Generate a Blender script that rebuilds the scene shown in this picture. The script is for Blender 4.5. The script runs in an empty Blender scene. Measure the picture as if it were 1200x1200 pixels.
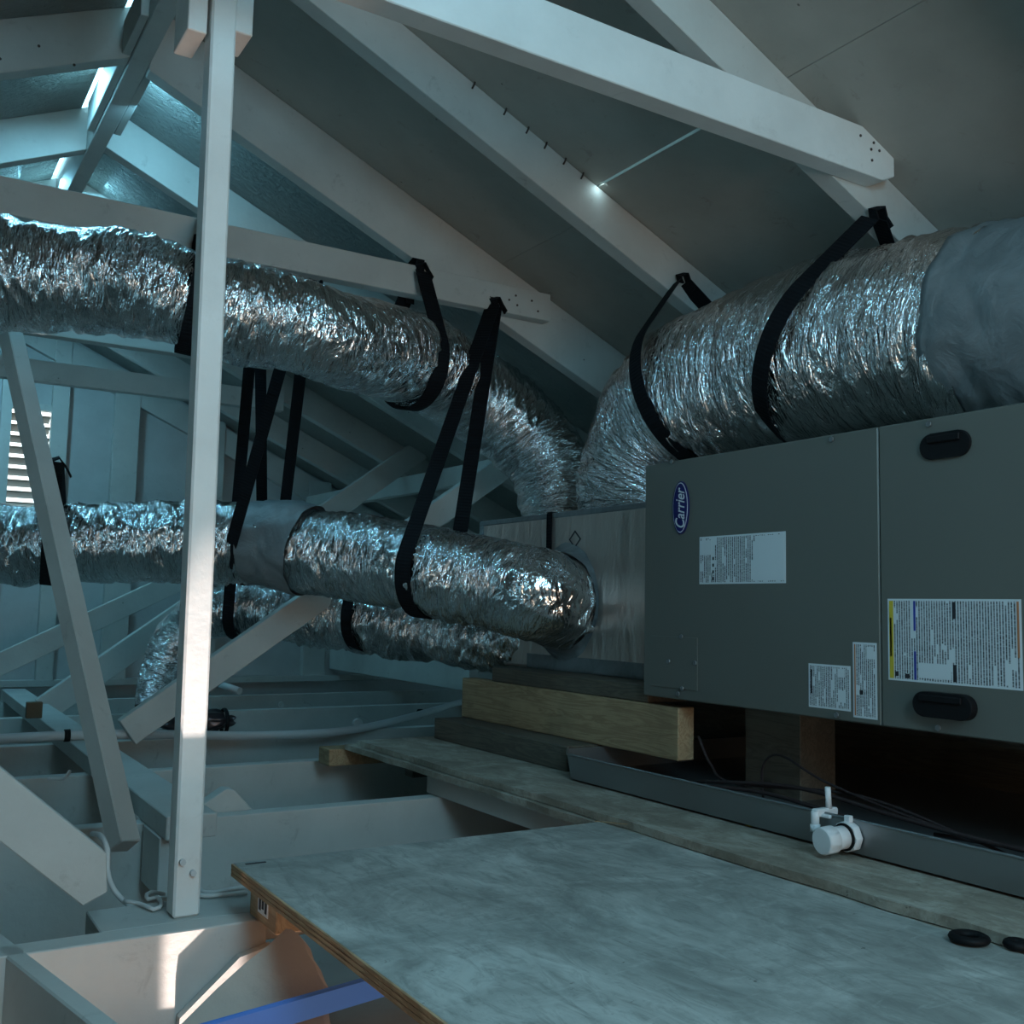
import bpy, bmesh, math, random
import numpy as np
from mathutils import Vector, Matrix
random.seed(7); rng = np.random.default_rng(7)
C = bpy.context.scene.collection
SC = bpy.context.scene
# ---------------------------------------------------------------- camera
_a = np.array([-750., -97.]); _b = np.array([1960., -154.])   # vanishing points of world Y and X, from the image centre
F = math.sqrt(-(_a @ _b))
_wy = np.array([*_a, -F]); _wy /= np.linalg.norm(_wy)
_wx = np.array([*_b, -F]); _wx /= np.linalg.norm(_wx)
R = np.array([_wx, _wy, np.cross(_wx, _wy)])
cam = bpy.data.cameras.new('camera'); camo = bpy.data.objects.new('camera', cam); C.objects.link(camo)
camo.matrix_world = Matrix([[*R[0], 0], [*R[1], 0], [*R[2], 0], [0, 0, 0, 1]])
cam.sensor_width = 36; cam.lens = F * 36 / 1200; cam.clip_start = .02; cam.clip_end = 100
SC.camera = camo
# ---------------------------------------------------------------- world, lights, exposure
SC.view_settings.view_transform = 'Standard'; SC.view_settings.look = 'None'
SC.view_settings.exposure = 0.0; SC.view_settings.gamma = 1.0; SC.view_settings.use_curve_mapping = False
w = bpy.data.worlds.new('daylight'); SC.world = w; w.use_nodes = True
w.node_tree.nodes['Background'].inputs[0].default_value = (.35, .78, 1, 1)
w.node_tree.nodes['Background'].inputs[1].default_value = 6.0

def lamp(name, kind, loc, target, energy, color, size=.1, size_y=None, **kw):
    l = bpy.data.lights.new(name, kind); l.energy = energy; l.color = color
    if kind == 'AREA':
        l.size = size
        if size_y: l.shape = 'RECTANGLE'; l.size_y = size_y
    else: l.shadow_soft_size = size
    for k, v in kw.items(): setattr(l, k, v)
    o = bpy.data.objects.new(name, l); C.objects.link(o); o.location = loc
    o.rotation_euler = (Vector(target) - Vector(loc)).to_track_quat('-Z', 'Y').to_euler()
    return o
CY = (.38, .77, 1.0)
lamp('cool_key_lamp', 'AREA', (.42, -.60, .74), (.60, 1.9, .25), 15.5, CY, .5, .7)  # added cyan key light behind the camera; the roof has no skylight there
lamp('ridge_vent_lamp', 'AREA', (.375, .70, 1.255), (.40, .75, .3), 6, (.27, .73, 1), .03, .9)
lamp('ridge_vent_lamp', 'AREA', (.378, 2.55, 1.262), (.50, 2.55, .9), 5, (.25, .72, 1), .02, .5)
lamp('ridge_vent_lamp', 'AREA', (.378, 3.3, 1.262), (.45, 3.3, .7), 11, (.25, .72, 1), .02, .9)
lamp('ridge_vent_lamp', 'AREA', (.37, 4.5, 1.25), (.50, 5.06, .2), 12, (.25, .72, 1), .03, 1.1)
lamp('ridge_vent_lamp', 'AREA', (.50, 2.52, 1.262), (.62, 2.80, 1.12), 1.6, (.25, .72, 1), .02, .3)
lamp('hall_lamp', 'AREA', (.38, .95, -1.9), (.38, 1.0, 0), 20, (1, .70, .56), .22, .22)
lamp('torch_lamp', 'SPOT', (.375, .97, -1.9), (.376, 1.362, -.215), 700, (1, .82, .76), .008, spot_size=math.radians(4.0), spot_blend=.3)
lamp('warm_fill_lamp', 'AREA', (.7, -1.6, -.1), (1.35, 1.5, .7), 13, (1, .74, .54), 1.0, .8)  # added warm fill from behind the camera; no entrance is built there
lamp('crack_lamp', 'AREA', (1.3035, 1.762, .9335), (1.28, 1.80, .80), .02, (.6, .9, 1), .004, .02)
lamp('daylight_lamp', 'AREA', (.2, 5.5, 1.6), (.55, 6.2, .6), 110, (1, .80, .66), .8, .8)

# ---------------------------------------------------------------- picking points: the photograph's rays met with real planes
def ray(px, py): return R @ np.array([px - 600, 600 - py, -F]) / F
def pl(px, py, n, c):
    r = ray(px, py); return Vector(r * (c / np.dot(n, r)))
def atX(px, py, x): return pl(px, py, (1, 0, 0), x)
def atY(px, py, y): return pl(px, py, (0, 1, 0), y)
def atZ(px, py, z): return pl(px, py, (0, 0, 1), z)
def atD(px, py, d): return Vector(ray(px, py) * d)
S_ = .45
def roof_r(x): return 1.52 - S_ * x
def roof_l(x): return 1.12 + S_ * x

# ---------------------------------------------------------------- materials
def mat(name):
    m = bpy.data.materials.new(name); m.use_nodes = True
    nt = m.node_tree; b = nt.nodes['Principled BSDF']
    return m, nt, b
def node(nt, t, **kw):
    n = nt.nodes.new(t)
    for k, v in kw.items():
        if k in n.inputs: n.inputs[k].default_value = v
        else: setattr(n, k, v)
    return n
def coords(nt, kind='Object', scale=(1, 1, 1), rot=(0, 0, 0)):
    tc = node(nt, 'ShaderNodeTexCoord'); mp = node(nt, 'ShaderNodeMapping')
    mp.inputs['Scale'].default_value = scale; mp.inputs['Rotation'].default_value = rot
    nt.links.new(tc.outputs[kind], mp.inputs[0]); return mp.outputs[0]
def noise(nt, vec, scale, detail=4, rough=.55, dist=0):
    n = node(nt, 'ShaderNodeTexNoise'); n.inputs['Scale'].default_value = scale
    n.inputs['Detail'].default_value = detail; n.inputs['Roughness'].default_value = rough; n.inputs['Distortion'].default_value = dist
    nt.links.new(vec, n.inputs['Vector']); return n.outputs['Fac']
def ramp(nt, fac, stops):
    r = node(nt, 'ShaderNodeValToRGB'); e = r.color_ramp.elements
    while len(e) < len(stops): e.new(.5)
    for i, (p, c) in enumerate(stops):
        e[i].position = p; e[i].color = (*c, 1) if len(c) == 3 else c
    nt.links.new(fac, r.inputs[0]); return r.outputs[0]
def mix(nt, fac, a, b, mode='MIX'):
    m = node(nt, 'ShaderNodeMix', data_type='RGBA', blend_type=mode)
    for i, v in ((0, fac), (6, a), (7, b)):
        if hasattr(v, 'links'): nt.links.new(v, m.inputs[i])
        else: m.inputs[i].default_value = v if not isinstance(v, tuple) else (*v, 1)
    return m.outputs[2]
def math_(nt, op, a, b=None, c=None):
    m = node(nt, 'ShaderNodeMath', operation=op)
    for i, v in enumerate((a, b, c)):
        if v is None: continue
        if hasattr(v, 'links'): nt.links.new(v, m.inputs[i])
        else: m.inputs[i].default_value = v
    return m.outputs[0]
def bump(nt, b, h, strength, dist=.01, prev=None):
    n = node(nt, 'ShaderNodeBump'); n.inputs['Strength'].default_value = strength; n.inputs['Distance'].default_value = dist
    nt.links.new(h, n.inputs['Height'])
    if prev: nt.links.new(prev, n.inputs['Normal'])
    nt.links.new(n.outputs[0], b.inputs['Normal']); return n.outputs[0]
def plain(name, col, rough=.6, metal=0, spec=.4):
    m, nt, b = mat(name); b.inputs['Base Color'].default_value = (*col, 1)
    b.inputs['Roughness'].default_value = rough; b.inputs['Metallic'].default_value = metal
    b.inputs['Specular IOR Level'].default_value = spec
    return m

def painted_wood(name, col, dirt=(.16, .14, .12), amount=.5, flakes=0.):
    m, nt, b = mat(name)
    v = coords(nt); n1 = noise(nt, v, 7, 6, .6); 
    c1 = ramp(nt, n1, [(.3, tuple(x * .86 for x in col)), (.65, col)])
    n2 = noise(nt, v, 22, 8, .7, .6)
    d = ramp(nt, n2, [(.60, (0, 0, 0)), (.80, (amount,) * 3)])
    c2 = mix(nt, d, c1, dirt)
    vo = node(nt, 'ShaderNodeTexVoronoi'); vo.inputs['Scale'].default_value = 10; nt.links.new(coords(nt, scale=(1, 1.5, 1.3), rot=(.4, .5, .6)), vo.inputs['Vector'])
    sp = ramp(nt, vo.outputs['Distance'], [(.018, (.8, .8, .8)), (.036, (0, 0, 0))])
    c3 = mix(nt, sp, c2, (.05, .045, .04))
    nt.links.new(c3, b.inputs['Base Color']); b.inputs['Roughness'].default_value = .45 if flakes else .62
    g = noise(nt, v, 45, 6, .6)
    if flakes:
        fl = noise(nt, coords(nt, scale=(1, 2.6, 1), rot=(0, 0, .7)), 26, 5, .65, 1.6)
        p = bump(nt, b, fl, flakes, .05); bump(nt, b, g, .15, .004, p)
    else: bump(nt, b, g, .22, .004)
    return m
M = {}
M['white'] = painted_wood('white_painted_lumber', (.55, .545, .51))
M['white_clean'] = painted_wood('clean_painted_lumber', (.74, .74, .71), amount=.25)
M['white_dirty'] = painted_wood('dusty_painted_lumber', (.50, .50, .47), amount=.8)
M['sheathing'] = painted_wood('painted_sheathing', (.40, .38, .335), dirt=(.13, .09, .07), amount=.6)
M['sheathing_rough'] = painted_wood('painted_strand_board', (.35, .35, .32), flakes=.8, amount=.3)
M['wall'] = painted_wood('painted_gable_board', (.50, .51, .50), amount=.25)
M['drywall'] = painted_wood('dusty_drywall', (.34, .34, .32), amount=.8)
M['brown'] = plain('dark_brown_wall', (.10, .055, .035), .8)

def raw_wood(name, c1, c2, axis='Y', scale=1., knots=True):
    m, nt, b = mat(name)
    sc = {'X': (1, 14, 14), 'Y': (14, 1, 14), 'Z': (14, 14, 1)}[axis]
    v = coords(nt, scale=tuple(s * scale for s in sc))
    n = noise(nt, v, 2.6, 5, .6, 1.2)
    wv = node(nt, 'ShaderNodeMath', operation='SINE'); ml = math_(nt, 'MULTIPLY', n, 42); nt.links.new(ml, wv.inputs[0])
    g = math_(nt, 'MULTIPLY_ADD', wv.outputs[0], .5, .5)
    col = mix(nt, g, c1, c2)
    d = noise(nt, coords(nt), 9, 5, .6)
    col = mix(nt, ramp(nt, d, [(.45, (0, 0, 0)), (.8, (.7, .7, .7))]), col, tuple(x * .35 for x in c1))
    if knots:
        vo = node(nt, 'ShaderNodeTexVoronoi'); vo.inputs['Scale'].default_value = 5; nt.links.new(coords(nt), vo.inputs['Vector'])
        col = mix(nt, ramp(nt, vo.outputs['Distance'], [(.07, (1, 1, 1)), (.12, (0, 0, 0))]), col, tuple(x * .25 for x in c1))
    nt.links.new(col, b.inputs['Base Color']); b.inputs['Roughness'].default_value = .7
    bump(nt, b, g, .15, .003); return m
M['pine'] = raw_wood('raw_pine', (.42, .30, .17), (.30, .20, .11))
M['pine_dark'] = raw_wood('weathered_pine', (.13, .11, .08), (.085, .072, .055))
M['ply_edge'] = raw_wood('plywood_edge', (.58, .38, .21), (.34, .20, .10), 'Y', 1.0, False)

def deck(name, a, b_, c_, s=1., flake=.3):
    m, nt, b = mat(name)
    v = coords(nt, scale=(1, .75, 1), rot=(0, 0, .3)); n1 = noise(nt, v, 6.5 * s, 9, .68, .8)
    col = ramp(nt, n1, [(.34, a), (.5, b_), (.63, c_)])
    n2 = noise(nt, coords(nt, scale=(2.6, .8, 1), rot=(0, 0, -.5)), 18 * s, 6, .7, 1.2)
    col = mix(nt, ramp(nt, n2, [(.47, (0, 0, 0)), (.66, (.7, .7, .7))]), col, a)
    n4 = noise(nt, coords(nt, scale=(.9, 3.0, 1), rot=(0, 0, .2)), 22 * s, 5, .7, .8)
    col = mix(nt, ramp(nt, n4, [(.56, (0, 0, 0)), (.72, (.5, .5, .5))]), col, c_)
    n3 = noise(nt, coords(nt), 60, 4, .7)
    col = mix(nt, ramp(nt, n3, [(.67, (0, 0, 0)), (.72, (.7, .7, .7))]), col, (.05, .045, .04))
    n5 = noise(nt, coords(nt), 2.6, 5, .6, .5)
    col = mix(nt, ramp(nt, n5, [(.52, (0, 0, 0)), (.70, (.55, .55, .55))]), col, a)
    nt.links.new(col, b.inputs['Base Color']); b.inputs['Roughness'].default_value = .62
    bump(nt, b, n2, flake, .004); return m
M['osb'] = deck('dusty_strand_board', (.20, .17, .13), (.34, .30, .24), (.48, .45, .38), 1.6, .5)
M['plywood'] = deck('dusty_plywood', (.22, .23, .21), (.38, .39, .36), (.55, .56, .52), 1., .25)

def foil(name, base=(.84, .84, .84), rough=.15, uv=(1, 1), strength=.9):
    m, nt, b = mat(name)
    tc = node(nt, 'ShaderNodeTexCoord')
    def mp(sc, rz=0):
        q = node(nt, 'ShaderNodeMapping'); q.inputs['Scale'].default_value = sc; q.inputs['Rotation'].default_value = (0, 0, rz)
        nt.links.new(tc.outputs['UV'], q.inputs[0]); return q.outputs[0]
    n1 = noise(nt, mp((3.6, .75, 1), .25), 10.5, 4, .55, .8)
    r1 = math_(nt, 'ABSOLUTE', math_(nt, 'SUBTRACT', n1, .5))
    n2 = noise(nt, mp((3.2, .75, 1), -.32), 25, 3, .55, .7)
    r2 = math_(nt, 'ABSOLUTE', math_(nt, 'SUBTRACT', n2, .5))
    n3 = noise(nt, mp((2, 1, 1), .1), 90, 3, .6, .6)
    p = bump(nt, b, r1, strength, .022)
    p = bump(nt, b, r2, strength, .0095, p)
    bump(nt, b, n3, strength, .0006, p)
    nn = noise(nt, mp((1, 1, 1)), 6, 4, .6)
    nt.links.new(ramp(nt, nn, [(.3, tuple(x * .75 for x in base)), (.7, base)]), b.inputs['Base Color'])
    b.inputs['Metallic'].default_value = 1; b.inputs['Roughness'].default_value = rough
    return m
M['foil'] = foil('crumpled_foil')
def board_foil():
    m, nt, b = mat('foil_faced_board')
    v = coords(nt)
    n = noise(nt, coords(nt, scale=(1, 1, .25)), 30, 4, .6, .6)
    p = bump(nt, b, n, .8, .010)
    b1 = node(nt, 'ShaderNodeTexWave', wave_type='BANDS', bands_direction='DIAGONAL'); b1.inputs['Scale'].default_value = 60; b1.inputs['Distortion'].default_value = 1.5
    nt.links.new(v, b1.inputs['Vector']); bump(nt, b, b1.outputs['Fac'], .08, .001, p)
    b.inputs['Base Color'].default_value = (.56, .47, .42, 1); b.inputs['Metallic'].default_value = .75; b.inputs['Roughness'].default_value = .36
    return m
M['duct_board'] = board_foil()
def mastic():
    m, nt, b = mat('grey_mastic'); v = coords(nt)
    n = noise(nt, v, 14, 6, .6, .5); nt.links.new(ramp(nt, n, [(.3, (.12, .135, .14)), (.7, (.21, .225, .23))]), b.inputs['Base Color'])
    b.inputs['Roughness'].default_value = .5; bump(nt, b, n, .6, .012); return m
M['mastic'] = mastic()
def strap_mat():
    m, nt, b = mat('black_webbing'); b.inputs['Base Color'].default_value = (.008, .009, .011, 1); b.inputs['Roughness'].default_value = .8; b.inputs['Specular IOR Level'].default_value = .12
    wv = node(nt, 'ShaderNodeTexWave', wave_type='BANDS', bands_direction='X'); wv.inputs['Scale'].default_value = 40
    tc = node(nt, 'ShaderNodeTexCoord'); nt.links.new(tc.outputs['UV'], wv.inputs['Vector']); bump(nt, b, wv.outputs['Fac'], .3, .002); return m
M['strap'] = strap_mat()
def cabinet_mat():
    m, nt, b = mat('grey_cabinet_enamel'); n = noise(nt, coords(nt), 400, 2)
    b.inputs['Base Color'].default_value = (.125, .128, .112, 1); b.inputs['Roughness'].default_value = .42
    bump(nt, b, n, .05, .001); return m
M['cabinet'] = cabinet_mat()
M['cabinet_dark'] = plain('cabinet_shadow_gap', (.03, .03, .03), .7)
M['black'] = plain('black_plastic', (.006, .006, .007), .6, 0, .2)
M['galv'] = plain('galvanised_sheet', (.30, .32, .33), .38, .85)
M['pvc'] = plain('white_plastic', (.72, .73, .74), .4)
M['pvc_dusty'] = plain('dusty_white_plastic', (.5, .52, .52), .55)
M['navy'] = plain('navy_badge', (.012, .014, .11), .3)
M['chrome'] = plain('silver_trim', (.75, .76, .8), .3, .3)
M['paper'] = plain('white_sticker', (.62, .66, .68), .5)
M['yellow'] = plain('yellow_band', (.55, .42, .04), .5)
M['blue'] = plain('blue_band', (.02, .04, .30), .5)
M['orange'] = plain('orange_band', (.45, .18, .08), .5)
M['blue_plastic'] = plain('blue_plastic', (.06, .20, .62), .45)
M['cable_dark'] = plain('dark_cable', (.035, .022, .022), .6)
M['cable_white'] = plain('white_cable', (.6, .6, .58), .6)
M['nail'] = plain('nail_steel', (.10, .08, .07), .5, .6)
M['paper_board'] = painted_wood('drywall_offcut_paper', (.60, .50, .42), amount=.5)
M['brown_box'] = plain('brown_box', (.12, .075, .04), .7)
M['louver_wood'] = painted_wood('weathered_louver', (.16, .09, .05), amount=.4)
M['bag'] = plain('dark_foil_bag', (.10, .09, .10), .28, .8)
M['ink'] = plain('black_ink', (.02, .02, .025), .6)
def text_mat(name, pitch, density, block, seed):
    # fine print: rows of tiny marks on the sticker, in sticker UV metres (u down the rows, v along a row)
    m, nt, b = mat(name)
    tc = node(nt, 'ShaderNodeTexCoord'); sep = node(nt, 'ShaderNodeSeparateXYZ'); nt.links.new(tc.outputs['UV'], sep.inputs[0])
    u, v = sep.outputs[0], sep.outputs[1]
    rowf = math_(nt, 'DIVIDE', u, pitch); fr = math_(nt, 'FRACT', rowf); fl = math_(nt, 'FLOOR', rowf)
    inrow = math_(nt, 'LESS_THAN', fr, .52)
    cmb = node(nt, 'ShaderNodeCombineXYZ'); nt.links.new(fl, cmb.inputs[0]); nt.links.new(math_(nt, 'MULTIPLY', v, 900), cmb.inputs[1]); cmb.inputs[2].default_value = seed
    n = noise(nt, cmb.outputs[0], 1, 1); letters = math_(nt, 'GREATER_THAN', n, .44)
    cb = node(nt, 'ShaderNodeCombineXYZ'); nt.links.new(math_(nt, 'MULTIPLY', fl, .37), cb.inputs[0]); nt.links.new(math_(nt, 'MULTIPLY', v, block), cb.inputs[1]); cb.inputs[2].default_value = seed + 3
    para = math_(nt, 'LESS_THAN', noise(nt, cb.outputs[0], 1, 1), density)
    f = math_(nt, 'MULTIPLY', math_(nt, 'MULTIPLY', inrow, letters), para)
    nt.links.new(mix(nt, f, (.62, .66, .68), (.04, .045, .05)), b.inputs['Base Color']); b.inputs['Roughness'].default_value = .5
    return m
M['text_fine'] = text_mat('fine_print', .0042, .62, 16, 1.)
M['text_mid'] = text_mat('sticker_print', .0048, .56, 22, 5.)
M['text_small'] = text_mat('small_sticker_print', .0036, .60, 30, 9.)

# ---------------------------------------------------------------- builders
def link(name, me, m=None, parent=None, smooth=False):
    o = bpy.data.objects.new(name, me); C.objects.link(o)
    if m is not None and not me.materials: me.materials.append(m)
    if parent: o.parent = parent
    if smooth: me.polygons.foreach_set('use_smooth', [True] * len(me.polygons))
    return o
def tag(o, label=None, cat=None, group=None, kind=None):
    if label: o['label'] = label
    if cat: o['category'] = cat
    if group: o['group'] = group
    if kind: o['kind'] = kind
    return o
def empty(name, label=None, cat=None, group=None, kind=None, loc=(0, 0, 0)):
    o = bpy.data.objects.new(name, None); C.objects.link(o); o.empty_display_size = .05; o.location = loc
    o['_loc'] = list(loc)
    return tag(o, label, cat, group, kind)
def rel(o, parent):
    if parent is not None and parent.get('_loc') is not None:
        o.matrix_parent_inverse = Matrix.Translation(-Vector(parent['_loc']))
    return o
def finish(bm, name, m, parent=None, bev=0., seg=1, smooth=False):
    if bev:
        try: bmesh.ops.bevel(bm, geom=list(bm.edges), offset=bev, segments=seg, profile=.6, affect='EDGES', clamp_overlap=True)
        except Exception: pass
    bmesh.ops.recalc_face_normals(bm, faces=bm.faces)
    # put the mesh origin at its centre so object textures differ piece to piece
    me = bpy.data.meshes.new(name)
    co = Vector((0, 0, 0)); 
    for v in bm.verts: co += v.co
    co /= max(1, len(bm.verts))
    for v in bm.verts: v.co -= co
    bm.to_mesh(me); bm.free()
    o = link(name, me, m, parent, smooth); o.location = co
    return rel(o, parent)
def hexa(bm, pts):   # pts: 8 corners, bottom 4 then top 4 (matching order)
    vs = [bm.verts.new(p) for p in pts]
    for f in ((0, 1, 2, 3), (7, 6, 5, 4), (0, 4, 5, 1), (1, 5, 6, 2), (2, 6, 7, 3), (3, 7, 4, 0)):
        bm.faces.new([vs[i] for i in f])
def boxpts(a, b):
    x0, y0, z0 = a; x1, y1, z1 = b
    return [(x0, y0, z0), (x1, y0, z0), (x1, y1, z0), (x0, y1, z0), (x0, y0, z1), (x1, y0, z1), (x1, y1, z1), (x0, y1, z1)]
def box(name, a, b, m, parent=None, bev=.0015):
    bm = bmesh.new(); hexa(bm, boxpts(a, b)); return finish(bm, name, m, parent, bev)
def prismY(name, prof, y0, y1, m, parent=None, bev=.0015):
    """outline in the X-Z plane carried from y0 to y1"""
    bm = bmesh.new()
    A = [bm.verts.new((x, y0, z)) for x, z in prof]; B = [bm.verts.new((x, y1, z)) for x, z in prof]
    bm.faces.new(A); bm.faces.new(B[::-1]); n = len(prof)
    for i in range(n): bm.faces.new((A[i], B[i], B[(i + 1) % n], A[(i + 1) % n]))
    return finish(bm, name, m, parent, bev)
def beam(name, p0, p1, w, h, m, parent=None, up=(0, 0, 1), bev=.002, wob=0.):
    """square-cut stick from p0 to p1 (axis), w across, h along `up`"""
    p0 = Vector(p0); p1 = Vector(p1); d = (p1 - p0).normalized(); s = d.cross(Vector(up)).normalized(); u = s.cross(d)
    n = 6 if wob else 1
    bm = bmesh.new(); prev = None
    for i in range(n + 1):
        c = p0.lerp(p1, i / n)
        if wob: c = c + s * random.uniform(-wob, wob) + u * random.uniform(-wob, wob)
        ring = [bm.verts.new(c + s * (a * w / 2) + u * (b * h / 2)) for a, b in ((-1, -1), (1, -1), (1, 1), (-1, 1))]
        if prev:
            for k in range(4): bm.faces.new((prev[k], ring[k], ring[(k + 1) % 4], prev[(k + 1) % 4]))
        else: bm.faces.new(ring[::-1])
        prev = ring
    bm.faces.new(prev)
    return finish(bm, name, m, parent, 0 if wob else bev)
def catmull(pts, n):
    P = [Vector(p) for p in pts]; P = [P[0] * 2 - P[1]] + P + [P[-1] * 2 - P[-2]]
    dense = []
    for i in range(1, len(P) - 2):
        for k in range(40):
            t = k / 40; a, b, c, d = P[i - 1:i + 3]
            dense.append(.5 * ((2 * b) + (c - a) * t + (2 * a - 5 * b + 4 * c - d) * t * t + (3 * b - a - 3 * c + d) * t ** 3))
    dense.append(P[-2])
    L = [0]
    for a, b in zip(dense, dense[1:]): L.append(L[-1] + (b - a).length)
    out = []; j = 0
    for i in range(n + 1):
        s = L[-1] * i / n
        while j < len(L) - 2 and L[j + 1] < s: j += 1
        t = (s - L[j]) / max(1e-9, L[j + 1] - L[j]); out.append(dense[j].lerp(dense[j + 1], t))
    return out, L[-1]
def lattice(nu, nv, shape, seed):
    """smooth periodic-in-v value noise of nu x nv cells sampled on a shape grid"""
    g = np.random.default_rng(seed).random((nu + 2, nv))
    u = np.linspace(0, nu, shape[0])[:, None] * np.ones((1, shape[1])); v = (np.arange(shape[1]) / shape[1] * nv)[None, :] * np.ones((shape[0], 1))
    return u, v, g
def vnoise(u, v, g):
    nu, nv = g.shape
    i = np.floor(u).astype(int); j = np.floor(v).astype(int); fu = u - i; fv = v - j
    fu = fu * fu * (3 - 2 * fu); fv = fv * fv * (3 - 2 * fv)
    i0 = i % nu; i1 = (i + 1) % nu; j0 = j % nv; j1 = (j + 1) % nv
    return (g[i0, j0] * (1 - fu) + g[i1, j0] * fu) * (1 - fv) + (g[i0, j1] * (1 - fu) + g[i1, j1] * fu) * fv - .5
def tube(name, pts, rad, m, parent=None, ring=.006, nv=144, wr=.006, seed=1, cap=False, pinches=(), sag=0.):
    n0 = len(pts); path, L = catmull(pts, max(8, int(1)))
    n = max(6, int(L / ring)); path, L = catmull(pts, n)
    rads = np.interp(np.linspace(0, 1, n + 1), np.linspace(0, 1, len(rad)), rad) if hasattr(rad, '__len__') else np.full(n + 1, rad)
    tang = [(path[min(i + 1, n)] - path[max(i - 1, 0)]).normalized() for i in range(n + 1)]
    nu = n + 1
    D = np.zeros((nu, nv))
    if wr:
        U = np.linspace(0, L, nu)[:, None] * np.ones((1, nv)); V = (np.arange(nv) / nv)[None, :] * np.ones((nu, 1))
        r0 = float(np.mean(rads)); circ = 2 * math.pi * r0
        def layer(fu, cv, sk, sd):
            cells = max(4, int(cv)); g = np.random.default_rng(seed * 31 + sd).random((211, cells))
            return vnoise(U * fu + 50 + sk * np.sin(V * 2 * math.pi) , V * cells, g)
        a = layer(9, 5, 1.0, 1); b_ = layer(30, 9, 2.2, 2); c = layer(60, 12, -3.0, 3); d = layer(110, 22, 3.0, 4)
        ridg = lambda x: 1 - np.abs(x) * 4
        D = wr * (1.0 * a + .9 * ridg(b_) * (.5 + a) * .8 + .5 * ridg(c) * (.6 + a) + .28 * d); D -= D.mean()
    for s, wd, dp in pinches:
        u = np.linspace(0, 1, nu)[:, None]; D = D - dp * np.exp(-((u - s) * L / wd) ** 2)
    verts = []; nrm = None
    ref = Vector((0, 0, 1))
    for i in range(nu):
        t = tang[i]; s = t.cross(ref)
        if s.length < .2: s = t.cross(Vector((.3, 1, 0)))
        if nrm is None: s.normalize(); nrm = s
        else:
            nrm = (nrm - t * nrm.dot(t)).normalized()
        u = nrm.cross(t)
        for k in range(nv):
            a = 2 * math.pi * k / nv; r = rads[i] + D[i, k]
            verts.append(path[i] + nrm * (math.cos(a) * r) + u * (math.sin(a) * r * (1 - sag)))
    faces = [(i * nv + k, i * nv + (k + 1) % nv, (i + 1) * nv + (k + 1) % nv, (i + 1) * nv + k) for i in range(nu - 1) for k in range(nv)]
    if cap: faces.append(tuple(range(nv))[::-1]); faces.append(tuple((nu - 1) * nv + k for k in range(nv)))
    me = bpy.data.meshes.new(name); me.from_pydata([tuple(v) for v in verts], [], faces)
    uv = me.uv_layers.new(name='UVMap'); r0 = float(np.mean(rads))
    us = np.zeros((len(me.loops), 2)); 
    ii = np.arange(nu - 1).repeat(nv); kk = np.tile(np.arange(nv), nu - 1)
    q = np.stack([np.stack([ii, kk], 1), np.stack([ii, kk + 1], 1), np.stack([ii + 1, kk + 1], 1), np.stack([ii + 1, kk], 1)], 1).reshape(-1, 2).astype(float)
    us[:len(q), 0] = q[:, 0] * L / n; us[:len(q), 1] = q[:, 1] / nv * 2 * math.pi * r0
    uv.data.foreach_set('uv', us.ravel())
    o = link(name, me, m, parent, True); return rel(o, parent)
def ribbon(name, pts, wdir, w, th, m, parent=None, n=None):
    """flat strap: path pts, width along wdir (one vector or one per point)"""
    bm = bmesh.new(); prev = None; N = len(pts); uvl = bm.loops.layers.uv.new('UVMap'); L = 0
    for i, p in enumerate(pts):
        p = Vector(p); t = (Vector(pts[min(i + 1, N - 1)]) - Vector(pts[max(i - 1, 0)])).normalized()
        wd = Vector(wdir[i] if isinstance(wdir, list) else wdir); wd = (wd - t * wd.dot(t)).normalized(); nn = t.cross(wd)
        r = [bm.verts.new(p + wd * (a * w / 2) + nn * (b * th / 2)) for a, b in ((-1, -1), (1, -1), (1, 1), (-1, 1))]
        if prev:
            dl = (p - Vector(pts[i - 1])).length
            for k in range(4):
                f = bm.faces.new((prev[k], r[k], r[(k + 1) % 4], prev[(k + 1) % 4]))
                for lp, q in zip(f.loops, ((L, 0), (L + dl, 0), (L + dl, w), (L, w))): lp[uvl].uv = q
            L += dl
        else: bm.faces.new(r[::-1])
        prev = r
    bm.faces.new(prev)
    return finish(bm, name, m, parent)
def loop_pts(c, axis, r, anchor, n=40, spread=.02):
    """strap path: from the anchor down one side of the duct, under it, and back up"""
    c = Vector(c); A = Vector(anchor); axis = Vector(axis).normalized()
    up = (A - c); up -= axis * up.dot(axis) * 0
    ax = (axis - up.normalized() * axis.dot(up.normalized())).normalized()
    u = up.normalized(); s = ax.cross(u); D = up.length
    a = math.acos(min(.98, r / D))           # tangent angle from the up direction
    P = [A + s * spread]
    T1 = c + u * (r * math.cos(a)) + s * (r * math.sin(a))
    for k in range(1, 8): P.append((A + s * spread).lerp(T1, k / 8))
    for k in range(n + 1):
        th = a + (2 * math.pi - 2 * a) * k / n
        P.append(c + u * (r * math.cos(th)) + s * (r * math.sin(th)))
    T2 = P[-1]
    for k in range(1, 9): P.append(T2.lerp(A - s * spread, k / 8))
    return P, ax
def wire(name, pts, r, m, parent=None, nv=8, ring=.012):
    return tube(name, pts, r, m, parent, ring=ring, nv=nv, wr=0, cap=True)
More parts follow.
